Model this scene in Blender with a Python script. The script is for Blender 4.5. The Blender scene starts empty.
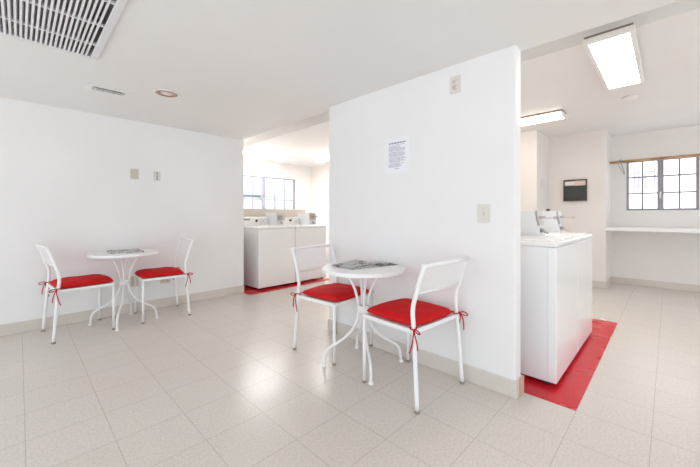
import bpy, bmesh, math, random
from mathutils import Vector, Matrix
random.seed(7)
C = bpy.context.scene
COL = C.collection
PI = math.pi

# ---------------------------------------------------------------- camera
F_PX, HOR = 325.0, 215.3
YAW = math.atan((669 - 350) / F_PX)
cd = bpy.data.cameras.new('camera')
cam = bpy.data.objects.new('camera', cd)
COL.objects.link(cam)
cam.location = (0, 0, 1.08)
cam.rotation_euler = (PI / 2, 0, YAW - PI / 2)
cd.sensor_fit = 'HORIZONTAL'
cd.sensor_width = 36
cd.lens = 36 * F_PX / 700
cd.shift_y = -(467 / 2 - HOR) / 700
cd.clip_start = 0.05
C.camera = cam

# ---------------------------------------------------------------- daylight and exposure
w = bpy.data.worlds.new('daylight')
C.world = w
w.use_nodes = True
bg = w.node_tree.nodes['Background']
bg.inputs['Color'].default_value = (0.84, 0.92, 1.0, 1)
bg.inputs['Strength'].default_value = 1.0
sd = bpy.data.lights.new('sun', 'SUN'); sd.energy = 2.6; sd.angle = 0.02; sd.color = (1.0, 0.985, 0.96)
sun = bpy.data.objects.new('sun', sd); COL.objects.link(sun)
sun.rotation_euler = Vector((1, 1, -1.7)).to_track_quat('-Z', 'Y').to_euler(); sun.location = (-6, -6, 10)
C.view_settings.view_transform = 'Standard'
C.view_settings.look = 'None'
C.view_settings.gamma = 1.0
C.view_settings.exposure = 1.22
C.view_settings.use_curve_mapping = False
C.cycles.max_bounces = 14
C.cycles.diffuse_bounces = 8
C.cycles.use_denoising = True
LAMP = 10.0            # radiance of the fluorescent diffusers

# ---------------------------------------------------------------- materials
def mat(name, col, rough=0.5, metal=0.0, emit=None, strength=0.0, spec=None):
    m = bpy.data.materials.new(name)
    m.use_nodes = True
    b = m.node_tree.nodes['Principled BSDF']
    b.inputs['Base Color'].default_value = (*col, 1)
    b.inputs['Roughness'].default_value = rough
    b.inputs['Metallic'].default_value = metal
    if spec is not None:
        b.inputs['Specular IOR Level'].default_value = spec
    if emit:
        b.inputs['Emission Color'].default_value = (*emit, 1)
        b.inputs['Emission Strength'].default_value = strength
    return m

class N:
    """small node-building helper"""
    def __init__(s, m):
        s.t = m.node_tree; s.b = s.t.nodes['Principled BSDF']
    def node(s, kind, **kw):
        n = s.t.nodes.new(kind)
        for k, v in kw.items(): setattr(n, k, v)
        return n
    def link(s, a, b): s.t.links.new(a, b)
    def math(s, op, a, b=None):
        n = s.node('ShaderNodeMath', operation=op)
        for i, v in enumerate((a, b)):
            if v is None: continue
            if isinstance(v, (int, float)): n.inputs[i].default_value = v
            else: s.link(v, n.inputs[i])
        return n.outputs[0]
    def noise(s, vec, scale, detail=3.0, rough=0.5):
        n = s.node('ShaderNodeTexNoise')
        n.inputs['Scale'].default_value = scale
        n.inputs['Detail'].default_value = detail
        n.inputs['Roughness'].default_value = rough
        s.link(vec, n.inputs['Vector'])
        return n.outputs['Fac']
    def ramp(s, fac, stops):
        n = s.node('ShaderNodeValToRGB')
        e = n.color_ramp.elements
        while len(e) < len(stops): e.new(0.5)
        for k, (p, c) in zip(e, stops):
            k.position = p; k.color = (*c, 1)
        s.link(fac, n.inputs[0])
        return n.outputs[0]
    def mix(s, fac, a, b):
        n = s.node('ShaderNodeMix', data_type='RGBA')
        if isinstance(fac, (int, float)): n.inputs[0].default_value = fac
        else: s.link(fac, n.inputs[0])
        for i, v in ((6, a), (7, b)):
            if isinstance(v, tuple): n.inputs[i].default_value = (*v, 1)
            else: s.link(v, n.inputs[i])
        return n.outputs[2]
    def bump(s, h, strength, dist=0.01):
        n = s.node('ShaderNodeBump')
        n.inputs['Strength'].default_value = strength
        n.inputs['Distance'].default_value = dist
        s.link(h, n.inputs['Height'])
        s.link(n.outputs[0], s.b.inputs['Normal'])
    def coords(s): return s.node('ShaderNodeTexCoord').outputs['Object']

def painted(name, col, rough=0.6, var=0.02, bump=0.08, scale=60):
    m = mat(name, col, rough)
    n = N(m); c = n.coords()
    f = n.noise(c, 1.3, 4)
    lo = tuple(max(0, x - var) for x in col); hi = tuple(min(1, x + var) for x in col)
    n.link(n.ramp(f, [(0.3, lo), (0.7, hi)]), n.b.inputs['Base Color'])
    n.bump(n.noise(c, scale, 3), bump, 0.004)
    return m

TILE, OX, OY = 0.3048, 0.0214, 0.366
def tile_mat(name, base, dark, light, joint, rough):
    m = mat(name, base, rough)
    n = N(m); c = n.coords()
    sep = n.node('ShaderNodeSeparateXYZ'); n.link(c, sep.inputs[0])
    u = n.math('DIVIDE', n.math('SUBTRACT', sep.outputs[0], OX), TILE)
    v = n.math('DIVIDE', n.math('SUBTRACT', sep.outputs[1], OY), TILE)
    lim = 0.0017 / TILE
    gu = n.math('LESS_THAN', n.math('PINGPONG', u, 0.5), lim)
    gv = n.math('LESS_THAN', n.math('PINGPONG', v, 0.5), lim)
    g = n.math('MAXIMUM', gu, gv)
    comb = n.node('ShaderNodeCombineXYZ')
    n.link(n.math('FLOOR', u), comb.inputs[0]); n.link(n.math('FLOOR', v), comb.inputs[1])
    wn = n.node('ShaderNodeTexWhiteNoise', noise_dimensions='2D'); n.link(comb.outputs[0], wn.inputs['Vector'])
    speck = n.noise(c, 85, 4, 0.7)
    blot = n.noise(c, 9, 5, 0.65)
    col = n.ramp(speck, [(0.3, dark), (0.5, base), (0.72, light)])
    col = n.mix(n.math('MULTIPLY', blot, 0.16), col, dark)
    col = n.mix(n.math('MULTIPLY', wn.outputs[0], 0.12), col, dark)
    col = n.mix(n.math('MULTIPLY', g, 0.42), col, joint)
    n.link(col, n.b.inputs['Base Color'])
    r = n.math('ADD', n.math('MULTIPLY', n.noise(c, 3, 2, 0.5), 0.10), rough - 0.05)
    n.link(r, n.b.inputs['Roughness'])
    h = n.math('ADD', n.math('MULTIPLY', n.noise(c, 4.5, 3), 1.0), n.math('MULTIPLY', g, -0.06))
    n.bump(h, 0.045, 0.012)
    return m

M = {}
M['wall'] = painted('white wall paint', (0.83, 0.822, 0.815), 0.55)
M['ceil'] = painted('ceiling paint', (0.82, 0.815, 0.805), 0.65, 0.012, 0.15, 90)
M['laundry_wall'] = painted('laundry wall paint', (0.80, 0.765, 0.73), 0.5)
M['niche_flare_wall'] = painted('niche wall lightened by window flare', (0.81, 0.785, 0.76), 0.5)  # laundry wall colour made paler, window flare is put into it
M['beige_wall'] = painted('beige wall paint', (0.66, 0.59, 0.51), 0.5)
M['base'] = painted('beige vinyl cove base', (0.66, 0.61, 0.555), 0.4, 0.03)
M['stained_base'] = painted('stained tan cove base', (0.62, 0.44, 0.32), 0.45, 0.10)
M['floor'] = tile_mat('beige vinyl floor tile', (0.68, 0.632, 0.585), (0.57, 0.52, 0.47), (0.75, 0.71, 0.67), (0.26, 0.22, 0.19), 0.25)
M['red_tile'] = tile_mat('red vinyl floor tile', (0.60, 0.016, 0.026), (0.50, 0.010, 0.018), (0.68, 0.035, 0.042), (0.47, 0.010, 0.017), 0.27)
M['red_tile'].node_tree.nodes['Principled BSDF'].inputs['Specular IOR Level'].default_value = 0.35
M['white_metal'] = mat('white powder coated metal', (0.86, 0.855, 0.85), 0.35)
M['cap'] = mat('grey brown glide', (0.30, 0.25, 0.21), 0.6)
M['cushion'] = mat('red cushion cloth', (0.60, 0.008, 0.010), 0.75, spec=0.2)
_n = N(M['cushion']); _n.bump(_n.noise(_n.coords(), 420, 2), 0.25, 0.002)
M['tie'] = mat('red tie cord', (0.45, 0.006, 0.012), 0.8, spec=0.2)
M['enamel'] = mat('white appliance enamel', (0.84, 0.835, 0.83), 0.22)
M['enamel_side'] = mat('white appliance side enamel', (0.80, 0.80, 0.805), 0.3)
M['steel'] = mat('brushed steel', (0.55, 0.53, 0.51), 0.32, 0.9)
M['coin'] = mat('pale grey coin case', (0.74, 0.755, 0.76), 0.35)
M['black'] = mat('black plastic', (0.02, 0.02, 0.022), 0.4)
M['grey_print'] = mat('grey print', (0.38, 0.36, 0.35), 0.5)
M['plate'] = mat('almond plastic', (0.70, 0.665, 0.60), 0.35)
M['plate_dark'] = mat('old beige plastic', (0.60, 0.54, 0.46), 0.4)
M['pale_plate'] = mat('pale grey plastic', (0.66, 0.645, 0.62), 0.35)
M['slot'] = mat('dark slot', (0.06, 0.05, 0.05), 0.5)
M['grille'] = mat('white grille enamel', (0.74, 0.74, 0.755), 0.35)
M['duct'] = painted('dark duct lining', (0.60, 0.565, 0.565), 0.8, 0.15)
M['frame'] = mat('grey window frame', (0.33, 0.305, 0.35), 0.45)
M['housing'] = mat('shadow-gap brown housing', (0.22, 0.17, 0.14), 0.5)  # dark brown paints in the shadow gap between fixture and ceiling
M['fixture'] = mat('white fixture enamel', (0.85, 0.84, 0.82), 0.4)
M['lamp'] = mat('lit diffuser', (0.9, 0.9, 0.88), 0.4, emit=(1.0, 0.94, 0.88), strength=LAMP)
M['lamp_strip'] = mat('lit strip diffuser', (0.9, 0.9, 0.88), 0.4, emit=(1.0, 0.90, 0.80), strength=LAMP * 0.32)
M['lamp_bright'] = mat('brightly lit diffuser', (0.9, 0.9, 0.88), 0.4, emit=(1.0, 0.98, 0.96), strength=LAMP * 1.4)
M['copper'] = mat('warm reflector', (0.42, 0.28, 0.21), 0.3, 0.7)
M['bulb'] = mat('frosted bulb', (0.80, 0.68, 0.60), 0.3, emit=(1.0, 0.86, 0.75), strength=0.0)
M['counter'] = mat('white laminate', (0.84, 0.84, 0.85), 0.3)
M['paper'] = mat('white paper', (0.84, 0.84, 0.88), 0.7)
M['ink'] = mat('faded blue ink', (0.36, 0.36, 0.47), 0.7)
M['ink_dark'] = mat('dark ink', (0.16, 0.155, 0.22), 0.7)
M['board'] = mat('dark green slate', (0.045, 0.055, 0.05), 0.45)
M['board_frame'] = mat('dark brown frame', (0.07, 0.05, 0.04), 0.4)
M['card'] = mat('white card', (0.80, 0.76, 0.72), 0.6)
M['card_pink'] = mat('pinkish card', (0.72, 0.58, 0.53), 0.6)
M['clear_plastic'] = mat('grey plastic', (0.45, 0.42, 0.40), 0.35)
M['wood'] = mat('honey wood', (0.60, 0.38, 0.19), 0.4)
_n = N(M['wood'])
_w = _n.node('ShaderNodeTexNoise'); _w.inputs['Scale'].default_value = 9
_mp = _n.node('ShaderNodeMapping'); _mp.inputs['Scale'].default_value = (9, 0.7, 9)
_n.link(_n.coords(), _mp.inputs[0]); _n.link(_mp.outputs[0], _w.inputs['Vector'])
_n.link(_n.ramp(_w.outputs['Fac'], [(0.35, (0.34, 0.18, 0.085)), (0.65, (0.70, 0.48, 0.27))]), _n.b.inputs['Base Color'])

def glass_mat():
    m = bpy.data.materials.new('window glass'); m.use_nodes = True
    t = m.node_tree; t.nodes.clear()
    o = t.nodes.new('ShaderNodeOutputMaterial'); mx = t.nodes.new('ShaderNodeMixShader')
    a = t.nodes.new('ShaderNodeBsdfTransparent'); b = t.nodes.new('ShaderNodeBsdfGlossy')
    b.inputs['Roughness'].default_value = 0.03
    mx.inputs[0].default_value = 0.05
    t.links.new(a.outputs[0], mx.inputs[1]); t.links.new(b.outputs[0], mx.inputs[2])
    t.links.new(mx.outputs[0], o.inputs[0])
    return m
M['glass'] = glass_mat()

def news_mat(name, tint):
    """newsprint: columns of grey lines, some picture blocks"""
    m = mat(name, (0.6, 0.6, 0.6), 0.75)
    n = N(m); c = n.coords()
    sep = n.node('ShaderNodeSeparateXYZ'); n.link(c, sep.inputs[0])
    x, y = sep.outputs[0], sep.outputs[1]
    line = n.math('GREATER_THAN', n.math('PINGPONG', n.math('DIVIDE', y, 0.0075), 0.5), 0.2)
    colm = n.math('GREATER_THAN', n.math('PINGPONG', n.math('DIVIDE', n.math('ADD', x, 0.011), 0.058), 0.5), 0.07)
    word = n.math('GREATER_THAN', n.noise(c, 150, 2), 0.44)
    txt = n.math('MULTIPLY', n.math('MULTIPLY', line, colm), word)
    col = n.mix(n.math('MULTIPLY', txt, 0.72), (0.66, 0.66, 0.655), (0.12, 0.12, 0.13))
    vor = n.node('ShaderNodeTexVoronoi', distance='CHEBYCHEV'); vor.inputs['Scale'].default_value = 10.5
    n.link(c, vor.inputs['Vector'])
    vs = n.node('ShaderNodeSeparateColor'); n.link(vor.outputs['Color'], vs.inputs[0])
    pic = n.math('GREATER_THAN', vs.outputs[0], 0.60)
    pcol = n.ramp(n.noise(c, 38, 4), [(0.35, (0.07, 0.07, 0.075)), (0.65, tint)])
    col = n.mix(pic, col, pcol)
    n.link(col, n.b.inputs['Base Color'])
    return m
M['news'] = news_mat('newsprint', (0.42, 0.33, 0.33))
M['dark_news'] = news_mat('dark newsprint edge', (0.1, 0.1, 0.1))
M['news2'] = news_mat('grey newsprint', (0.34, 0.34, 0.35))

# ---------------------------------------------------------------- mesh helpers
def box(bm, x0, y0, z0, x1, y1, z1, mx=None):
    vs = [bm.verts.new((x, y, z)) for x in (x0, x1) for y in (y0, y1) for z in (z0, z1)]
    if mx is not None:
        for v in vs: v.co = mx @ v.co
    for f in ((0, 1, 3, 2), (4, 6, 7, 5), (0, 4, 5, 1), (2, 3, 7, 6), (0, 2, 6, 4), (1, 5, 7, 3)):
        bm.faces.new([vs[i] for i in f])
    return vs

def tube(bm, pts, r, seg=10, smooth=True, caps=True):
    pts = [Vector(p) for p in pts]
    rs = r if isinstance(r, (list, tuple)) else [r] * len(pts)
    t0 = (pts[1] - pts[0]).normalized()
    up = Vector((0, 0, 1)) if abs(t0.z) < 0.9 else Vector((1, 0, 0))
    nrm = (up - t0 * up.dot(t0)).normalized()
    rings = []
    for i, p in enumerate(pts):
        if i == 0: t = t0
        elif i == len(pts) - 1: t = (pts[i] - pts[i - 1]).normalized()
        else: t = ((pts[i + 1] - p).normalized() + (p - pts[i - 1]).normalized()).normalized()
        nrm = (nrm - t * nrm.dot(t)).normalized()
        bn = t.cross(nrm)
        rings.append([bm.verts.new(p + (nrm * math.cos(a) + bn * math.sin(a)) * rs[i])
                      for a in (2 * PI * k / seg for k in range(seg))])
    for a, b in zip(rings, rings[1:]):
        for k in range(seg):
            f = bm.faces.new((a[k], a[(k + 1) % seg], b[(k + 1) % seg], b[k])); f.smooth = smooth
    if caps:
        bm.faces.new(list(reversed(rings[0]))); bm.faces.new(rings[-1])

def spline(pts, n=8):
    """Catmull-Rom through the points"""
    P = [Vector(p) for p in pts]
    P = [P[0] * 2 - P[1]] + P + [P[-1] * 2 - P[-2]]
    out = []
    for i in range(1, len(P) - 2):
        for k in range(n):
            t = k / n
            a, b, c, d = P[i - 1:i + 3]
            out.append(0.5 * ((2 * b) + (c - a) * t + (2 * a - 5 * b + 4 * c - d) * t * t + (3 * b - a - 3 * c + d) * t ** 3))
    out.append(P[-2])
    return out

def lathe(bm, prof, seg=32, cx=0, cy=0, smooth=True):
    rings = []
    for r, z in prof:
        if r < 1e-6: rings.append([bm.verts.new((cx, cy, z))])
        else: rings.append([bm.verts.new((cx + r * math.cos(2 * PI * k / seg), cy + r * math.sin(2 * PI * k / seg), z)) for k in range(seg)])
    for a, b in zip(rings, rings[1:]):
        for k in range(seg):
            q = (k + 1) % seg
            if len(a) == 1 and len(b) == 1: continue
            if len(a) == 1: f = bm.faces.new((a[0], b[q], b[k]))
            elif len(b) == 1: f = bm.faces.new((a[k], a[q], b[0]))
            else: f = bm.faces.new((a[k], a[q], b[q], b[k]))
            f.smooth = smooth

def prism(bm, prof, axis, a0, a1):
    """extrude a closed profile along an axis: 'x' takes (y,z), 'y' takes (x,z)"""
    def P(p, a): return (a, p[0], p[1]) if axis == 'x' else (p[0], a, p[1])
    A = [bm.verts.new(P(p, a0)) for p in prof]; B = [bm.verts.new(P(p, a1)) for p in prof]
    n = len(prof)
    for i in range(n): bm.faces.new((A[i], A[(i + 1) % n], B[(i + 1) % n], B[i]))
    bm.faces.new(list(reversed(A))); bm.faces.new(B)

def obj(name, bm, m, parent=None, bevel=0.0, seg=2, smooth=False):
    bmesh.ops.recalc_face_normals(bm, faces=bm.faces)
    me = bpy.data.meshes.new(name)
    bm.to_mesh(me); bm.free()
    o = bpy.data.objects.new(name, me)
    COL.objects.link(o)
    me.materials.append(M[m] if isinstance(m, str) else m)
    if smooth:
        for p in me.polygons: p.use_smooth = True
    if parent: o.parent = parent
    if bevel:
        b = o.modifiers.new('bevel', 'BEVEL'); b.width = bevel; b.segments = seg; b.limit_method = 'ANGLE'
        b.angle_limit = math.radians(40)
        b.harden_normals = False
    return o

def boxobj(name, dims, m, parent=None, bevel=0.0, seg=2):
    bm = bmesh.new(); box(bm, *dims)
    return obj(name, bm, m, parent, bevel, seg)

def tag(o, label, cat, group=None):
    o['label'] = label; o['category'] = cat
    if group: o['group'] = group
    return o

def thing(name, label, cat, loc=(0, 0, 0), rz=0.0, group=None):
    o = bpy.data.objects.new(name, None); COL.objects.link(o)
    o.empty_display_size = 0.1
    o.location = loc; o.rotation_euler = (0, 0, rz)
    return tag(o, label, cat, group)

def struct(name, boxes, m, bevel=0.0):
    bm = bmesh.new()
    for b in boxes: box(bm, *b)
    o = obj(name, bm, m, None, bevel)
    o['kind'] = 'structure'
    return o

def dup(root, loc, rz, label):
    r = root.copy(); COL.objects.link(r); r.location = loc; r.rotation_euler = (0, 0, rz); r['label'] = label
    for ch in list(root.children):
        c = ch.copy(); COL.objects.link(c); c.parent = r
        for g in ch.children:
            d = g.copy(); COL.objects.link(d); d.parent = c
    return r

# ================================================================ THE SETTING
XP0, XP1 = 2.05, 2.15            # the free-standing partition
YW = 4.25                        # long left wall
XT, XN = 6.03, 6.65              # tan wall with the board, window wall of the niche
YB = 6.70                        # laundry window wall
ZL = 2.34                        # laundry ceiling
TILT = 0.0132
def zc(y): return 2.076 + TILT * y   # main ceiling falls slightly towards the front

struct('floor', [(-3.2, -3.2, -0.1, 6.75, 6.8, 0)], 'floor')
bm = bmesh.new(); box(bm, 2.155, OY, 0.0, 4.20, 1.25, 0.002)
o = obj('trim_1', bm, 'red_tile'); o['kind'] = 'structure'; o['label'] = 'red vinyl floor tiles under the washing machines on the right'
bm = bmesh.new(); box(bm, 2.19, 4.035, 0.0, 3.70, 4.95, 0.002)
o = obj('trim_2', bm, 'red_tile'); o['kind'] = 'structure'; o['label'] = 'red vinyl floor tiles under the washing machines seen through the left opening'

# main ceiling, sloped a hair, with the opening of the return air grille
GX0, GX1, GY0, GY1 = -0.42, 0.335, 1.72, 2.675
bm = bmesh.new()
for x0, x1, y0, y1 in ((-3.2, GX0, -3.2, YW + 0.1), (GX1, 2.15, -3.2, YW + 0.1), (GX0, GX1, -3.2, GY0), (GX0, GX1, GY1, YW + 0.1)):
    for v in box(bm, x0, y0, 0, x1, y1, 1):
        v.co.z = zc(v.co.y) if v.co.z < 0.5 else 2.56
o = obj('ceiling', bm, 'ceil'); o['kind'] = 'structure'
struct('ceiling_laundry', [(2.90, -3.2, ZL, 6.75, 6.8, 2.56), (2.10, -3.2, 2.53, 2.90, 6.8, 2.60), (2.151, -3.2, 2.47, 2.90, 6.8, 2.53)], 'ceil')

struct('wall_left', [(-3.2, YW, 0, 2.205, YW + 0.1, 2.56)], 'wall')
struct('wall_partition', [(XP0, 0.645, 0, XP1, 2.296, 2.105)], 'wall', 0.012)
struct('wall_laundry_left', [(2.105, YW + 0.1, 0, 2.205, 6.8, 2.56)], 'wall')
WX0, WX1, WZ0, WZ1 = 3.13, 4.87, 1.20, 1.975
struct('wall_laundry_back', [(2.205, YB, 0, WX0, YB + 0.12, 2.5), (WX1, YB, 0, 5.45, YB + 0.12, ZL),
                             (WX0, YB, 0, WX1, YB + 0.12, WZ0), (WX0, YB, WZ1, WX1, YB + 0.12, 2.5)], 'wall')
struct('wall_laundry_right', [(5.35, 1.39, 0, 5.47, YB, ZL), (5.47, 1.39, 0, XT, 1.49, ZL)], 'laundry_wall')
struct('wall_board', [(XT, 0.66, 0, XN + 0.12, 1.49, ZL)], 'laundry_wall')
VY0, VY1, VZ0, VZ1 = -0.30, 0.475, 1.155, 1.925
struct('wall_niche', [(XN, -3.2, 0, XN + 0.12, VY0, ZL), (XN, VY1, 0, XN + 0.12, 0.66, ZL),
                      (XN, VY0, 0, XN + 0.12, VY1, VZ0), (XN, VY0, VZ1, XN + 0.12, VY1, ZL)], 'niche_flare_wall')
struct('wall_added_front', [(2.15, -2.75, 0, 4.2, -2.6, ZL), (6.5, -2.75, 0, XN, -2.6, ZL), (4.2, -2.75, 0, 6.5, -2.6, .1), (4.2, -2.75, 2.2, 6.5, -2.6, ZL)], 'laundry_wall')  # unseen wall added to block light, opening sized to let daylight in
struct('wall_low', [(2.205, 4.865, 0, 3.77, 5.02, 1.19)], 'beige_wall', 0.004)

BH = 0.105
def baseboard(name, boxes):
    struct(name, boxes, 'base', 0.004)
baseboard('baseboard_left', [(-3.2, YW - 0.009, 0, 2.21, YW, BH)])
baseboard('baseboard_partition', [(XP0 - 0.009, 0.636, 0, XP1 + 0.006, 2.303, BH)])
struct('trim_3', [(XP0 + .035, 0.630, 0.001, XP1 + .0075, 0.6358, BH)], 'stained_base', 0.002)
baseboard('baseboard_board', [(XT - 0.009, 0.651, 0, XN, 1.39, BH)])
baseboard('baseboard_niche', [(XN - 0.009, -3.2, 0, XN, 0.651, BH)])
baseboard('baseboard_laundry_right', [(5.341, 1.381, 0, 5.35, YB, BH), (5.341, 1.381, 0, XT - 0.009, 1.39, BH)])

# windows: grey steel sashes with a grid of panes
def window(name, axis, a0, a1, z0, z1, plane, mids, bars, zs, label):
    r = bpy.data.objects.new(name, None); COL.objects.link(r); r['kind'] = 'structure'; r['label'] = label
    def B(bm, p0, p1, q0, q1, d0, d1):
        if axis == 'x': box(bm, p0, plane + d0, q0, p1, plane + d1, q1)
        else: box(bm, plane + d0, p0, q0, plane + d1, p1, q1)
    bm = bmesh.new()
    B(bm, a0, a0 + .028, z0, z1, .02, .07); B(bm, a1 - .028, a1, z0, z1, .02, .07)
    B(bm, a0 + .028, a1 - .028, z0, z0 + .028, .02, .07); B(bm, a0 + .028, a1 - .028, z1 - .028, z1, .02, .07)
    f = obj('window_frame', bm, 'frame', r); f['kind'] = 'structure'
    for m_ in mids:
        bm = bmesh.new(); B(bm, m_ - .035, m_ + .035, z0 + .028, z1 - .028, .015, .065)
        f = obj('window_mullion', bm, 'frame', r); f['kind'] = 'structure'
    bm = bmesh.new()
    for b_ in bars: B(bm, b_ - .011, b_ + .011, z0 + .028, z1 - .028, .03, .055)
    for z in zs: B(bm, a0 + .028, a1 - .028, z - .011, z + .011, .031, .054)
    f = obj('window_muntins', bm, 'frame', r); f['kind'] = 'structure'
    bm = bmesh.new(); B(bm, a0 + .02, a1 - .02, z0 + .02, z1 - .02, .041, .044)
    f = obj('window_pane', bm, 'glass', r); f['kind'] = 'structure'
    return r
window('window_1', 'x', WX0, WX1, WZ0, WZ1, YB, [4.0], [3.42, 3.71, 4.30, 4.58], [1.45, 1.71],
       'grey steel window with small panes behind the washing machines on the left')
wr = window('window_2', 'y', VY0, VY1, VZ0, VZ1, XN, [0.09], [-0.108, 0.29], [1.415, 1.665],
       'grey steel window with small panes above the white counter')
bm = bmesh.new(); tube(bm, spline([(XN + .012, .09, 1.33), (XN - .008, .092, 1.36), (XN - .006, .088, 1.43)], 4), .008, 8)
f = obj('window_handle', bm, 'white_metal', wr); f['kind'] = 'structure'

# ---------------------------------------------------------------- outside the windows
M['stucco'] = painted('pale stucco', (0.86, 0.85, 0.87), 0.8, 0.03)
M['pink_stucco'] = painted('pale pink stucco', (0.80, 0.66, 0.65), 0.8, 0.03)
M['aqua'] = painted('pale aqua paint', (0.50, 0.74, 0.74), 0.7, 0.03)
M['far_glass'] = mat('distant window', (0.32, 0.305, 0.35), 0.4)
M['leaf'] = painted('pale green leaves', (0.52, 0.62, 0.42), 0.8, 0.1, 0.5, 14)
b = thing('neighbouring_building', 'pale building with window frames seen outside the window above the counter', 'building', (11.0, 0, -2))
bm = bmesh.new(); box(bm, 0, -6, 0, 4, 6, 8.5); obj('facade', bm, 'stucco', b)
for y0, y1, z0, z1 in ((0.523, 0.638, 3.77, 4.21), (0.229, 0.43, 3.75, 4.19), (-0.95, -0.70, 3.75, 4.19)):
    bm = bmesh.new()
    for d in ((-.03, y0, z0, 0.0, y0 + .035, z1), (-.03, y1 - .035, z0, 0.0, y1, z1),
              (-.03, y0 + .035, z0, 0.0, y1 - .035, z0 + .035), (-.03, y0 + .035, z1 - .035, 0.0, y1 - .035, z1)): box(bm, *d)
    wf = obj('facade_window', bm, 'far_glass', b)
    boxobj('facade_pane', (-.01, y0 + .035, z0 + .035, 0.0, y1 - .035, z1 - .035), 'card', wf)
b = thing('house', 'pale house with pink and aqua bands seen outside the laundry window', 'building', (2.5, 13.0, -2))
boxobj('facade', (0, 0, 0, 9, 4, 8.0), 'stucco', b)
boxobj('pink_wall', (1.6, -0.3, 2.4, 5.2, -0.001, 3.85), 'pink_stucco', b)
boxobj('balcony_band', (0.5, -0.6, 3.95, 7.2, -0.001, 4.2), 'aqua', b)
boxobj('post', (4.9, -0.5, 2.4, 5.25, -0.301, 3.95), 'aqua', b)
bm = bmesh.new()
bmesh.ops.create_icosphere(bm, subdivisions=4, radius=1.0)
rnd = random.Random(3)
for v in bm.verts:
    v.co *= 1 + 0.16 * math.sin(v.co.x * 9 + 1) * math.sin(v.co.y * 8) + 0.12 * math.sin(v.co.z * 13 + v.co.x * 5) + rnd.uniform(-.05, .05)
    v.co.z = v.co.z * 1.6
tr = thing('garden_shrub', 'pale green shrub outside the laundry window on the left', 'shrub', (5.4, 11.4, 0.0))
crown = obj('foliage', bm, 'leaf', tr); crown.location = (0, 0, 0.1); crown.scale = (.75, .75, .78)
bm = bmesh.new(); tube(bm, [(0, 0, -2.0), (0.02, 0, -1.2), (0, 0, -.4)], [.08, .06, .05], 8); obj('stem', bm, 'wood', tr)

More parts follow.
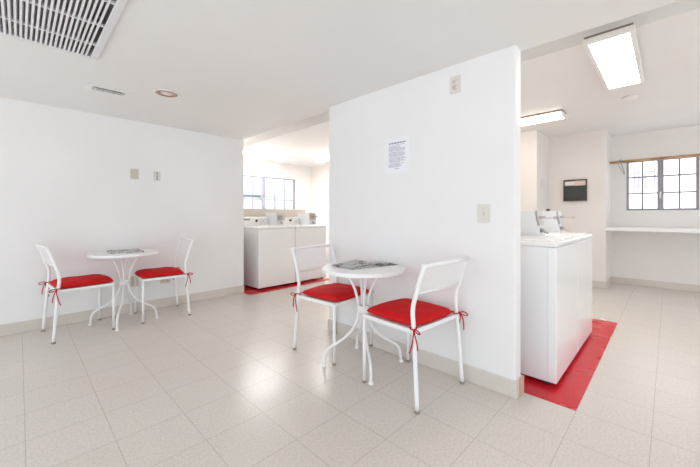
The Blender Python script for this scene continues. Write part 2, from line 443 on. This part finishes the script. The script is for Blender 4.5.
# ================================================================ WHITE METAL CHAIRS
def make_chair(label):
    t = thing('cafe_chair', label, 'chair', group='white metal chairs with red seat cushions')
    HW = 0.222                      # half width between posts
    for s in (1, -1):
        # front leg
        bm = bmesh.new()
        tube(bm, [(0.205, s * HW, 0.012), (0.205, s * HW, 0.428)], 0.0115, 12)
        fl = obj('front_leg', bm, 'white_metal', t)
        bm = bmesh.new(); lathe(bm, [(0, 0), (.0125, 0), (.0135, .006), (.0125, .016), (0, .016)], 14, 0.205, s * HW)
        obj('foot_cap', bm, 'cap', fl)
        # rear leg, running up into the back post
        pts = [(-0.222, s * (HW + .012), 0.012), (-0.205, s * (HW + .006), 0.25), (-0.190, s * HW, 0.44), (-0.183, s * HW, 0.52), (-0.186, s * HW, 0.575),
               (-0.205, s * HW, 0.64), (-0.232, s * HW, 0.73), (-0.262, s * HW, 0.806)]
        bm = bmesh.new(); tube(bm, spline(pts, 5), 0.0125, 12)
        rl = obj('rear_leg', bm, 'white_metal', t)
        bm = bmesh.new(); lathe(bm, [(0, 0), (.0135, 0), (.0145, .006), (.0135, .016), (0, .016)], 14, -0.222, s * (HW + .012))
        obj('foot_cap', bm, 'cap', rl)
    # seat frame: four rails
    bm = bmesh.new()
    for s in (1, -1): box(bm, -0.190, s * HW - .009, 0.418, 0.214, s * HW + .009, 0.443)
    box(bm, 0.196, -HW + .009, 0.418, 0.214, HW - .009, 0.443); box(bm, -0.197, -HW + .009, 0.418, -0.179, HW - .009, 0.443)
    obj('seat_frame', bm, 'white_metal', t, 0.004)
    # perforated seat under the cushion
    bm = bmesh.new()
    box(bm, -0.180, -HW + .008, 0.434, 0.197, HW - .008, 0.439)
    obj('seat', bm, 'white_metal', t)
    # rails of the back
    bm = bmesh.new(); tube(bm, [(-0.262, -HW - .0125, 0.806), (-0.266, -HW / 2, .807), (-0.268, 0, .8075), (-0.266, HW / 2, .807), (-0.262, HW + .0125, 0.806)], 0.0125, 12)
    obj('top_rail', bm, 'white_metal', t)
    bm = bmesh.new(); tube(bm, [(-0.206, -HW, .645), (-0.211, 0, .645), (-0.206, HW, .645)], 0.007, 10)
    obj('lower_rail', bm, 'white_metal', t)
    # expanded metal back: a lattice of thin flat strands
    bm = bmesh.new()
    A, B = Vector((-0.208, 0, 0.648)), Vector((-0.262, 0, 0.802))
    u = (B - A); L = u.length; u.normalize(); nv = Vector((u.z, 0, -u.x)).normalized()
    ny, nz = 40, 17
    W = 2 * (HW - 0.004)
    th, wd = 0.0008, 0.0014
    def strand(p, q):
        d = (q - p).normalized(); sd = d.cross(nv).normalized() * wd
        vs = [bm.verts.new(p + sd * a + nv * th * c) for a, c in ((1, 1), (-1, 1), (-1, -1), (1, -1))]
        ws = [bm.verts.new(q + sd * a + nv * th * c) for a, c in ((1, 1), (-1, 1), (-1, -1), (1, -1))]
        for k in range(4): bm.faces.new((vs[k], vs[(k + 1) % 4], ws[(k + 1) % 4], ws[k]))
    for i in range(ny + 1):
        y = -W / 2 + W * i / ny
        strand(A + Vector((0, y, 0)), A + Vector((0, y, 0)) + u * L)
    for j in range(nz + 1):
        p = A + u * (L * j / nz)
        strand(p + Vector((0, -W / 2, 0)), p + Vector((0, W / 2, 0)))
    obj('backrest', bm, 'white_metal', t)
    # cushion: a rounded square pad, domed, thin at the hem
    bm = bmesh.new()
    n = 26; hx, hy = 0.212, 0.214
    def sq(a, b):              # square grid with rounded corners
        return (a * hx * math.sqrt(1 - 0.16 * b * b * abs(a) ** 3), b * hy * math.sqrt(1 - 0.16 * a * a * abs(b) ** 3))
    top, bot = {}, {}
    for i in range(n + 1):
        for j in range(n + 1):
            a, b_ = -1 + 2 * i / n, -1 + 2 * j / n
            x, y = sq(a, b_)
            e = (1 - abs(a) ** 5) * (1 - abs(b_) ** 5)
            e = max(0.0, e) ** 0.4
            wob = 0.003 * math.sin(x * 31 + 1) * math.cos(y * 27)
            z = 0.455 + 0.036 * e + wob * e + 0.006 * (1 - a * a) * (1 - b_ * b_)
            top[i, j] = bm.verts.new((x + 0.018, y, z))
            if i in (0, n) or j in (0, n): bot[i, j] = top[i, j]
            else: bot[i, j] = bm.verts.new((x + 0.018, y, 0.455 - 0.0115 * e))
    for i in range(n):
        for j in range(n):
            f = bm.faces.new((top[i, j], top[i + 1, j], top[i + 1, j + 1], top[i, j + 1])); f.smooth = True
            f = bm.faces.new((bot[i, j], bot[i, j + 1], bot[i + 1, j + 1], bot[i + 1, j])); f.smooth = True
    cu = obj('cushion', bm, 'cushion', t)
    # ties at the two rear corners: a turn round the post, a small loop and two hanging ends
    for s in (1, -1):
        bm = bmesh.new()
        y0 = s * HW; x0 = -0.188
        ring = [(x0 + .0175 * math.cos(a), y0 + .0175 * math.sin(a), 0.452 - .004 * math.sin(a)) for a in [2 * PI * k / 12 for k in range(13)]]
        tube(bm, ring, .0038, 6)
        tube(bm, spline([(-0.165, s * .185, .461), (-.172, s * .198, .458), (x0 + .012, y0 - s * .012, .455)], 4), .0045, 6)
        q = (x0 - .012, y0 + s * .014, .450)
        tube(bm, spline([q, (q[0] - .004, q[1] + s * .008, .42), (q[0] + .008, q[1] + s * .006, .36), (q[0] + .022, q[1] + s * .010, .315)], 5), .0036, 6)
        tube(bm, spline([q, (q[0] - .016, q[1] + s * .010, .425), (q[0] - .028, q[1] + s * .006, .375), (q[0] - .03, q[1] + s * .004, .345)], 5), .0036, 6)
        tube(bm, spline([q, (q[0] - .02, q[1] + s * .012, .458), (q[0] - .045, q[1] + s * .014, .452), (q[0] - .05, q[1] + s * .012, .441), (q[0] - .03, q[1] + s * .006, .438), q], 5), .0036, 6)
        obj('tie', bm, 'tie', cu)
    return t

chair = make_chair('white metal chair with red cushion at the left wall table, leftmost of all chairs')
chair.location = (0.402, 3.945, 0); chair.rotation_euler = (0, 0, math.radians(5.5))
dup(chair, (1.086, 3.950, 0), math.radians(176.5), 'white metal chair with red cushion by the long wall, between table and laundry opening')
dup(chair, (1.803, 1.945, 0), math.radians(-86), 'white metal chair with red cushion behind the nearer table, backed towards the left opening')
front = dup(chair, (1.774, 1.186, 0), math.radians(86), 'white metal chair with red cushion nearest the camera, its mesh back at right')
front.scale = (1, 1.01, 1)

# ================================================================ BISTRO TABLES
def make_table(label):
    t = thing('bistro_table', label, 'table', group='round white bistro tables')
    bm = bmesh.new()
    R = 0.298
    lathe(bm, [(0, .692), (R - .012, .692), (R - .006, .680), (R - .001, .680), (R, .684), (R, .701), (R - .004, .705), (R - .012, .706), (0, .706)], 72, smooth=False)
    obj('tabletop', bm, 'white_metal', t)
    for k in range(4):
        a = math.radians(67 + 90 * k); ca, sa = math.cos(a), math.sin(a)
        prof = [(.172, .688), (.138, .668), (.098, .622), (.066, .560), (.046, .495), (.036, .440), (.033, .405), (.035, .370), (.048, .315), (.082, .250), (.138, .195), (.200, .158), (.248, .128), (.272, .092), (.280, .050), (.284, .012)]
        bm = bmesh.new(); tube(bm, spline([(r * ca, r * sa, z) for r, z in prof], 4), 0.0095, 12)
        lg = obj('leg', bm, 'white_metal', t)
        bm = bmesh.new(); lathe(bm, [(0, 0), (.017, 0), (.018, .006), (.013, .014), (0, .014)], 16, .284 * ca, .284 * sa)
        obj('foot_pad', bm, 'white_metal', lg)
    bm = bmesh.new(); lathe(bm, [(.024, .380), (.045, .380), (.047, .384), (.047, .426), (.045, .430), (.024, .430), (.024, .380)], 28)
    obj('collar', bm, 'white_metal', t)
    bm = bmesh.new()
    for k in range(2):
        box(bm, -.18, -.010, .6855, .18, .010, .6915, Matrix.Rotation(math.radians(67 + 90 * k), 4, 'Z'))
    obj('top_bracket', bm, 'white_metal', t)
    return t
table = make_table('round white bistro table against the long left wall, farther of the two')
table.location = (0.752, 3.945, 0)
dup(table, (1.7515, 1.586, 0), math.radians(-14.5), 'round white bistro table against the partition, nearer of the two')

# ---------------------------------------------------------------- newspapers
def sheet(name, corners, m, parent, th=0.003, wave=0.004, lift=0.0, n=14, seed=1, fold=True):
    """a folded sheet laid over its four corners, with a soft wave"""
    r = random.Random(seed); ph = [r.uniform(0, 6) for _ in range(4)]
    P = [Vector(c) for c in corners]
    bm = bmesh.new(); T, B = {}, {}
    for i in range(n + 1):
        for j in range(n + 1):
            s, t = i / n, j / n
            p = P[0] * (1 - s) * (1 - t) + P[1] * s * (1 - t) + P[2] * s * t + P[3] * (1 - s) * t
            h = wave * (0.5 + 0.5 * math.sin(5 * s + ph[0]) * math.cos(4 * t + ph[1])) + lift * math.sin(PI * s) * math.sin(PI * min(1, t * 1.2)) ** 2
            T[i, j] = bm.verts.new(p + Vector((0, 0, th + h))); B[i, j] = bm.verts.new(p + Vector((0, 0, max(0, h * 0.9))))
    for i in range(n):
        for j in range(n):
            bm.faces.new((T[i, j], T[i + 1, j], T[i + 1, j + 1], T[i, j + 1])).smooth = True
            bm.faces.new((B[i, j], B[i, j + 1], B[i + 1, j + 1], B[i + 1, j])).smooth = True
    for k in range(n):
        for a, b in (((k, 0), (k + 1, 0)), ((k + 1, n), (k, n)), ((0, k + 1), (0, k)), ((n, k), (n, k + 1))):
            bm.faces.new((T[b], T[a], B[a], B[b]))
    return obj(name, bm, m, parent)
ZT = 0.7065
np_ = thing('newspaper', 'crumpled open newspaper on the nearer bistro table', 'newspaper', (1.76, 1.62, ZT), 0, 'papers lying on the tables')
def loc(*ps): return [(x - 1.76, y - 1.62, z) for x, y, z in ps]
sheet('lower_section', loc((1.600, 1.548, 0), (2.000, 1.462, 0), (1.985, 1.600, 0), (1.60, 1.715, 0)), 'news2', np_, .004, .003, 0, seed=2)
sheet('upper_section', loc((1.586, 1.745, .006), (1.625, 1.560, .006), (1.890, 1.585, .010), (1.845, 1.765, .018)), 'news', np_, .004, .006, .010, seed=5)
sheet('loose_page', loc((1.86, 1.55, .008), (1.995, 1.49, .008), (1.975, 1.60, .010), (1.86, 1.70, .014)), 'news2', np_, .002, .003, .004, seed=9)
mg = thing('magazine', 'thin dark edged newspaper folded flat on the table by the left wall', 'newspaper', (0.755, 3.975, ZT), math.radians(-4), 'papers lying on the tables')
sheet('lower_section', [(-.125, -.16, 0), (.15, -.15, 0), (.145, .15, 0), (-.13, .15, 0)], 'dark_news', mg, .008, .001, 0, seed=3)
sheet('upper_section', [(-.135, -.13, .0085), (.13, -.155, .0085), (.14, .135, .0085), (-.12, .14, .0085)], 'news', mg, .004, .001, .004, seed=4)

# ================================================================ WASHING MACHINES
def make_washer(label, lower=False):
    """origin: left front corner on the floor; x to the right, y to the back"""
    t = thing('washing_machine', label, 'washing machine', group='white coin operated washing machines')
    W, D, H0, H = 0.640, 0.660, 0.030, 0.912
    boxobj('body', (0.003, 0.0495, H0, W - .003, D, H - .036), 'enamel_side', t, .002)
    bm = bmesh.new()
    if lower:
        box(bm, 0.002, 0.0, H0 + .155, W - .002, 0.050, H - .0365)
    else:
        box(bm, 0.002, 0.0, H0, W - .002, 0.050, H - .0365)
    fp = obj('front_panel', bm, 'enamel', t, .006, 3)
    if lower: boxobj('kick_panel', (0.002, 0.0, H0, W - .002, 0.050, H0 + .151), 'enamel', t, .008, 3)
    bm = bmesh.new(); 
    lathe(bm, [(0, 0), (.005, 0), (.005, .003), (0, .003)], 10)
    for v in bm.verts: v.co = Vector((0.05 + v.co.x, -0.001 - v.co.z * 0.6, 0.12 + v.co.y))
    obj('screw', bm, 'steel', fp)
    boxobj('top', (0.0, -0.004, H - .036, W, D, H), 'enamel', t, .014, 4)
    bm = bmesh.new(); box(bm, .05, .035, H - .004, W - .05, .40, H + .008)
    lid = obj('lid', bm, 'enamel', t, .006, 3)
    bm = bmesh.new(); box(bm, W / 2 - .07, .029, H - .002, W / 2 + .07, .036, H + .005)
    obj('lid_grip', bm, 'enamel_side', lid, .002)
    # console along the back
    bm = bmesh.new(); prism(bm, [(.475, H - .004), (.500, H + .135), (.525, H + .143), (D, H + .143), (D, H - .004)], 'x', .004, W - .004)
    co = obj('console', bm, 'enamel', t, .006, 2)
    def face(x, s, dz):   # a point on the sloped console face
        return (x, .475 + .025 * dz / .139 , H - .004 + dz)
    bm = bmesh.new()
    lathe(bm, [(0, 0), (.020, 0), (.020, .008), (.015, .024), (0, .024)], 20)
    rx = Matrix.Rotation(PI / 2 - .18, 4, 'X')
    for v in bm.verts: v.co = rx @ v.co + Vector(face(.245, 0, .085))
    obj('knob', bm, 'black', co)
    bm = bmesh.new(); x, y, z = face(.06, 0, .105); box(bm, .02, y - .003, z - .012, .135, y + .01, z + .012)
    obj('printed_panel', bm, 'grey_print', co)
    for xb in (.335, .375):
        bm = bmesh.new(); lathe(bm, [(0, 0), (.012, 0), (.012, .01), (.009, .018), (0, .018)], 16)
        for v in bm.verts: v.co = rx @ v.co + Vector(face(xb, 0, .075))
        obj('button', bm, 'coin', co)
    # coin box standing on the top at right, slanted front, two coin slides
    x0, x1 = .455, .600
    bm = bmesh.new(); prism(bm, [(.215, H), (.245, H + .205), (.560, H + .205), (.560, H)], 'x', x0, x1)
    cb = obj('coin_box', bm, 'coin', t, .005, 2)
    boxobj('coin_base', (x0 - .012, .200, H, x1 + .012, .474, H + .010), 'enamel_side', cb, .003)
    bm = bmesh.new(); prism(bm, [(.222, H + .090), (.240, H + .204), (.232, H + .205), (.212, H + .092)], 'x', x0 + .006, x1 - .006)
    obj('coin_plate', bm, 'steel', cb, .001)
    bm = bmesh.new()
    box(bm, x0 + .040, .125, H + .143, x1 - .040, .232, H + .150)
    box(bm, x0 + .034, .118, H + .136, x1 - .034, .127, H + .160)
    obj('coin_slide', bm, 'steel', cb, .002)
    bm = bmesh.new()
    for k in range(4): box(bm, x0 + .035 + k * .021, .195, H + .150, x0 + .043 + k * .021, .232, H + .164)
    obj('coin_chute', bm, 'steel', cb, .001)
    bm = bmesh.new(); tube(bm, [(x0 + .07, .222, H + .050), (x0 + .07, .190, H + .046), (x0 + .07, .168, H + .030)], [.016, .014, .012], 12)
    obj('lock', bm, 'steel', cb)
    for fx, fy in ((.05, .06), (W - .05, .06), (.05, D - .05), (W - .05, D - .05)):
        bm = bmesh.new(); lathe(bm, [(0, .002), (.02, .002), (.02, .012), (.009, .014), (.009, .034), (0, .034)], 14, fx, fy)
        obj('foot', bm, 'black', t)
    return t
w1 = make_washer('white washing machine in the left opening, first one next to the long wall')
w1.location = (2.397, 4.185, 0)
w2 = make_washer('white washing machine in the left opening, farther one with a seamed lower panel', True)
w2.location = (3.042, 4.185, 0)
r1 = dup(w1, (2.332, 0.497, 0), 0, 'white washing machine nearest the partition end on the right, its plain side panel showing')
r2 = dup(w1, (2.992, 0.497, 0), 0, 'white washing machine on the right, second one behind the near machine')
for r in (r1, r2): r.scale = (1.02, 1, 1)

# ================================================================ LAUNDRY FITTINGS
boxobj('counter', (6.02, -3.2, 0.853, XN, 0.66, 0.902), 'counter', None, .006)
tag(bpy.data.objects['counter'], 'long white folding counter under the right window', 'counter')

bm = bmesh.new(); tube(bm, [(6.45, -3.19, 1.897), (6.45, -1.0, 1.897), (6.45, 0.659, 1.897)], 0.021, 14)
tag(obj('clothes_rod', bm, 'wood'), 'long wooden clothes rod across the top of the right window', 'rod')
bm = bmesh.new()
hy = 0.525
tube(bm, spline([(6.45 - .034, hy, 1.88), (6.45 - .034, hy, 1.918), (6.45, hy, 1.939), (6.45 + .034, hy, 1.918), (6.45 + .034, hy, 1.885)], 5), .006, 8)
tube(bm, spline([(6.45 - .034, hy + .02, 1.93), (6.45 - .03, hy, 1.88), (6.45 - .034, hy - .03, 1.78), (6.45 - .02, hy - .045, 1.70)], 5), .0065, 8)
tube(bm, spline([(6.45 - .034, hy + .03, 1.915), (6.45 - .036, hy + .03, 1.86), (6.45 - .02, hy - .03, 1.72), (6.45 - .02, hy - .045, 1.70)], 5), .005, 8)
tag(obj('hanger_hook', bm, 'clear_plastic'), 'grey plastic hook hanging on the wooden rod', 'hook')

# dark notice board on the tan wall
b = thing('notice_board', 'small dark board with two cards in its top strip on the tan wall', 'board', (XT, 1.035, 1.465))
hw, h0, h1, d = .150, -.165, .165, .032
boxobj('panel', (-.014, -hw + .008, h0 + .008, -.001, hw - .008, h1 - .008), 'board', b)
bm = bmesh.new()
for dd in ((-d, -hw, h0, -.001, -hw + .012, h1), (-d, hw - .012, h0, -.001, hw, h1), (-d, -hw + .012, h1 - .014, -.001, hw - .012, h1), (-d, -hw + .012, .062, -.014, hw - .012, .070)): box(bm, *dd)
obj('board_frame', bm, 'board_frame', b, .002)
boxobj('tray', (-.055, -hw, h0, -.001, hw, h0 + .020), 'board_frame', b, .003)
boxobj('white_card', (-.022, .004, .082, -.015, hw - .016, .142), 'card', b)
boxobj('pink_card', (-.024, -hw + .016, .068, -.015, .002, .146), 'card_pink', b)
boxobj('grey_strip', (-.026, .004, .068, -.015, hw - .014, .080), 'clear_plastic', b)

# valve plate with three black knobs on the recessed wall
b = thing('valve_plate', 'three small black knobs on the laundry wall above the right machines', 'knobs', (5.885, 1.389, 1.165))
boxobj('plate', (-.06, -.008, -.02, .06, -.0005, .02), 'laundry_wall', b)
for k in (-1, 0, 1):
    bm = bmesh.new(); box(bm, k * .038 - .013, -.035, -.014, k * .038 + .013, -.008, .014); obj('knob', bm, 'black', b, .003)

# ---------------------------------------------------------------- wall plates
def plate(name, label, cat, loc, rz, m='plate', kind='outlet', w_=.072, h_=.115, group=None):
    """local: x across the wall, -y out of the wall"""
    t = thing(name, label, cat, loc, rz, group)
    boxobj('cover_plate', (-w_ / 2, -.006, -h_ / 2, w_ / 2, -.0005, h_ / 2), m, t, .002)
    if kind == 'outlet':
        for s in (1, -1):
            bm = bmesh.new(); lathe(bm, [(0, 0), (.0165, 0), (.0165, .003), (0, .003)], 20)
            for v in bm.verts: v.co = Vector((v.co.x, -.006 - v.co.z, v.co.y * .85 + s * .02))
            rc = obj('receptacle', bm, m, t)
            bm = bmesh.new()
            for q in (-1, 1): box(bm, q * .0065 - .0012, -.0096, s * .02 - .002, q * .0065 + .0012, -.0088, s * .02 + .007)
            box(bm, -.002, -.0096, s * .02 - .010, .002, -.0088, s * .02 - .006)
            obj('slots', bm, 'slot', rc)
    elif kind == 'switch':
        boxobj('toggle_frame', (-.006, -.0075, -.013, .006, -.005, .013), 'plate_dark', t)
        boxobj('toggle', (-.0035, -.017, .000, .0035, -.007, .010), 'plate', t, .001)
        for s in (1, -1): boxobj('screw', (-.003, -.0072, s * .030 - .003, .003, -.006, s * .030 + .003), 'plate_dark', t)
    elif kind == 'phone':
        for s in (1, 0, -1): boxobj('jack', (-.007, -.0075, s * .030 - .007, .007, -.005, s * .030 + .007), 'slot', t)
    return t
RP = -PI / 2     # plates on the partition face -x
gp = 'electrical plates on the walls'
plate('wall_outlet', 'almond outlet plate high on the partition, close to the ceiling', 'outlet', (XP0, 1.021, 1.955), RP, group=gp)
plate('light_switch', 'almond light switch plate on the partition beside its right edge', 'switch', (XP0, .831, 1.091), RP, kind='switch', h_=.118, w_=.078, group=gp)
plate('blank_wall_plate', 'plain beige blank plate on the left wall above the far table', 'wall plate', (.902, YW, 1.54), 0, 'plate_dark', 'blank', .078, .112, gp)
plate('phone_jack', 'pale plate with dark jacks on the left wall, right of the blank plate', 'wall plate', (1.125, YW, 1.535), 0, 'pale_plate', 'phone', .070, .112, gp)
plate('wall_outlet', 'beige outlet low on the left wall, behind the far table legs', 'outlet', (.902, YW, .345), 0, 'plate_dark', 'outlet', group=gp)
pl_ = plate('wall_outlet', 'small sideways outlet low on the left wall, under the right chair', 'outlet', (1.212, YW, .315), 0, 'plate_dark', 'outlet', .068, .105, gp)
pl_.rotation_euler = (0, PI / 2, 0)
plate('blank_wall_plate', 'faint pale plate on the recessed laundry wall beside the board', 'wall plate', (5.60, 1.39, 1.56), 0, 'plate', 'blank', .09, .14, gp)

# printed notice: the words are too faint to read, so only lines of faint print
b = thing('notice', 'white printed notice sheet taped to the partition', 'notice', (XP0, 1.502, 1.543), RP)
boxobj('sheet', (-.108, -.003, -.140, .108, -.0008, .140), 'paper', b)
rn = random.Random(11)
bm = bmesh.new()
x = -.075
while x < .070:
    l = rn.uniform(.012, .028); box(bm, x, -.0034, .093, min(x + l, .078), -.003, .102); x += l + .005
obj('heading', bm, 'ink_dark', b)
bm = bmesh.new()
z = .082
k = 0
while z > -.088:
    x = -.078 + (.0 if k % 5 else .006); end = rn.choice((.075, .07, .05, .08, .03)) if z > -.05 else rn.choice((.05, .03, .065))
    while x < end:
        l = rn.uniform(.006, .022); box(bm, x, -.0033, z - .0022, min(x + l, end + .003), -.003, z + .0022); x += l + .0035
    z -= .0082 if k % 5 else .0115
    k += 1
x = -.02
for l in (.02, .016): box(bm, x, -.0033, -.104, x + l, -.003, -.099); x += l + .004
obj('print_lines', bm, 'ink', b)

# ================================================================ CEILING FITTINGS
def on_ceiling(t, y):
    t.location.z = zc(y); t.rotation_euler = (TILT, 0, 0)
yc = (GY0 + GY1) / 2
g = thing('ceiling_vent', 'large white louvred return air grille in the ceiling', 'vent', ((GX0 + GX1) / 2, yc, 0)); on_ceiling(g, yc)
hx, hy = (GX1 - GX0) / 2, (GY1 - GY0) / 2
fw = .026
bm = bmesh.new()
for d in ((-hx - fw, -hy - fw, -.012, hx + fw, -hy + .012, 0), (-hx - fw, hy - .012, -.012, hx + fw, hy + fw, 0), (-hx - fw, -hy + .012, -.012, -hx + .012, hy - .012, 0), (hx - .012, -hy + .012, -.012, hx + fw, hy - .012, 0)): box(bm, *d)
obj('grille_frame', bm, 'grille', g, .003)
bm = bmesh.new()
ns = 35
for k in range(1, ns):
    x = -hx + .012 + (2 * hx - .024) * k / ns
    box(bm, -.0050, -hy + .010, -.013, .0050, hy - .010, .013, Matrix.Translation((x, 0, .002)) @ Matrix.Rotation(math.radians(14), 4, 'Y'))
obj('slat_panel', bm, 'grille', g)
bm = bmesh.new()
for yy in (2.46, 2.18, 1.90): box(bm, -hx + .010, yy - yc - .006, -.009, hx - .010, yy - yc + .006, .006)
obj('cross_bar', bm, 'grille', g)
bm = bmesh.new()
for d in ((-hx, -hy, .30, hx, hy, .31), (-hx, -hy, .018, -hx + .004, hy, .30), (hx - .004, -hy, .018, hx, hy, .30), (-hx + .004, -hy, .018, hx - .004, -hy + .004, .30), (-hx + .004, hy - .004, .018, hx - .004, hy, .30)): box(bm, *d)
obj('duct_box', bm, 'duct', g)

g = thing('air_register', 'small white supply register in the ceiling beside the downlight', 'vent', (.525, 3.33, 0)); on_ceiling(g, 3.33)
bm = bmesh.new()
for d in ((-.15, -.075, -.008, .15, -.045, -.0005), (-.15, .045, -.008, .15, .075, -.0005), (-.15, -.045, -.008, -.11, .045, -.0005), (.11, -.045, -.008, .15, .045, -.0005)): box(bm, *d)
obj('register_frame', bm, 'fixture', g, .002)
boxobj('register_back', (-.11, -.045, -.003, .11, .045, -.0005), 'fixture', g)
bm = bmesh.new()
for k in range(4):
    y = -.034 + .021 * k
    box(bm, -.108, -.010, -.001, .108, .010, .001, Matrix.Translation((0, y, -.008)) @ Matrix.Rotation(math.radians(38), 4, 'X'))
box(bm, -.003, -.044, -.012, .003, .044, -.004)
obj('vane_panel', bm, 'ceil', g)
boxobj('throat', (-.100, -.044, -.0125, .085, -.037, -.009), 'slot', g)
bm = bmesh.new()
for k in range(9): box(bm, -.080 + .02 * k - .0012, -.030, -.0165, -.080 + .02 * k + .0012, .030 - .018 * (k % 2), -.010)
obj('fin_panel', bm, 'clear_plastic', g)
boxobj('lever', (-.004, -.036, -.020, .004, -.030, -.010), 'clear_plastic', g)

g = thing('recessed_downlight', 'round recessed downlight with warm reflector in the main ceiling', 'ceiling light', (.880, 3.04, 0)); on_ceiling(g, 3.04)
bm = bmesh.new(); lathe(bm, [(.098, -.0005), (.104, -.004), (.100, -.009), (.086, -.008), (.082, -.004), (.082, -.0005)], 40)
obj('trim_ring', bm, 'fixture', g)
bm = bmesh.new(); lathe(bm, [(.083, -.006), (.078, -.0025), (.052, -.0012), (.050, -.0008)], 40)
obj('reflector', bm, 'copper', g)
bm = bmesh.new(); lathe(bm, [(0, -.014), (.02, -.0125), (.036, -.008), (.048, -.0012), (0, -.0012)], 32)
obj('bulb', bm, 'bulb', g)

def strip_light(name, label, loc, rz, L, W, group, flat=False, lamp='lamp_strip'):
    t = thing(name, label, 'ceiling light', loc, rz, group)
    hi = .004 if not flat else .008
    boxobj('housing', (-W / 2 + hi, hi, -.026 if not flat else -.016, W / 2 - hi, L - hi, -.0005), 'housing', t)
    if flat:
        bm = bmesh.new()
        e = .030
        for d in ((-W / 2, 0, -.052, -W / 2 + e, L, -.016), (W / 2 - e, 0, -.052, W / 2, L, -.016), (-W / 2 + e, 0, -.052, W / 2 - e, e + .01, -.016), (-W / 2 + e, L - e - .01, -.052, W / 2 - e, L, -.016)): box(bm, *d)
        obj('light_frame', bm, 'fixture', t, .004)
        boxobj('diffuser', (-W / 2 + e, e + .01, -.048, W / 2 - e, L - e - .01, -.030), 'lamp', t)
    else:
        bm = bmesh.new(); prism(bm, [(-W / 2, -.026), (-W / 2 + .012, -.055), (-W / 2 + .035, -.068), (W / 2 - .035, -.068), (W / 2 - .012, -.055), (W / 2, -.026)], 'y', .014, L - .014)
        obj('diffuser', bm, lamp, t)
        for y0, y1 in ((0, .014), (L - .014, L)):
            bm = bmesh.new(); prism(bm, [(-W / 2 - .003, -.024), (-W / 2 + .010, -.057), (-W / 2 + .034, -.071), (W / 2 - .034, -.071), (W / 2 - .010, -.057), (W / 2 + .003, -.024)], 'y', y0, y1)
            obj('end_cap', bm, 'fixture', t)
    return t
gl = 'fluorescent ceiling lights in the laundry'
strip_light('fluorescent_light', 'large bright square edged ceiling panel light nearest the camera, upper right', (2.80, .298, ZL), -PI / 2, 1.20, .28, gl, True)
strip_light('fluorescent_light', 'bright ceiling strip light partly hidden by the partition on its right', (4.62, .90, ZL), 0, 1.22, .24, gl)
strip_light('fluorescent_light', 'ceiling strip light in the left opening, partly hidden by the partition', (4.62, 4.30, ZL), 0, 1.20, .24, gl, lamp='lamp_bright')
strip_light('fluorescent_light', 'ceiling strip light in the left opening before the laundry window', (2.76, 5.90, ZL), -PI / 2, 1.22, .24, gl, lamp='lamp_bright')

bm = bmesh.new(); lathe(bm, [(0, -.030), (.045, -.029), (.062, -.020), (.068, -.0005), (0, -.0005)], 32)
o = obj('smoke_detector', bm, 'fixture'); o.location = (4.56, .296, ZL)
tag(o, 'round white smoke detector on the laundry ceiling', 'smoke detector')
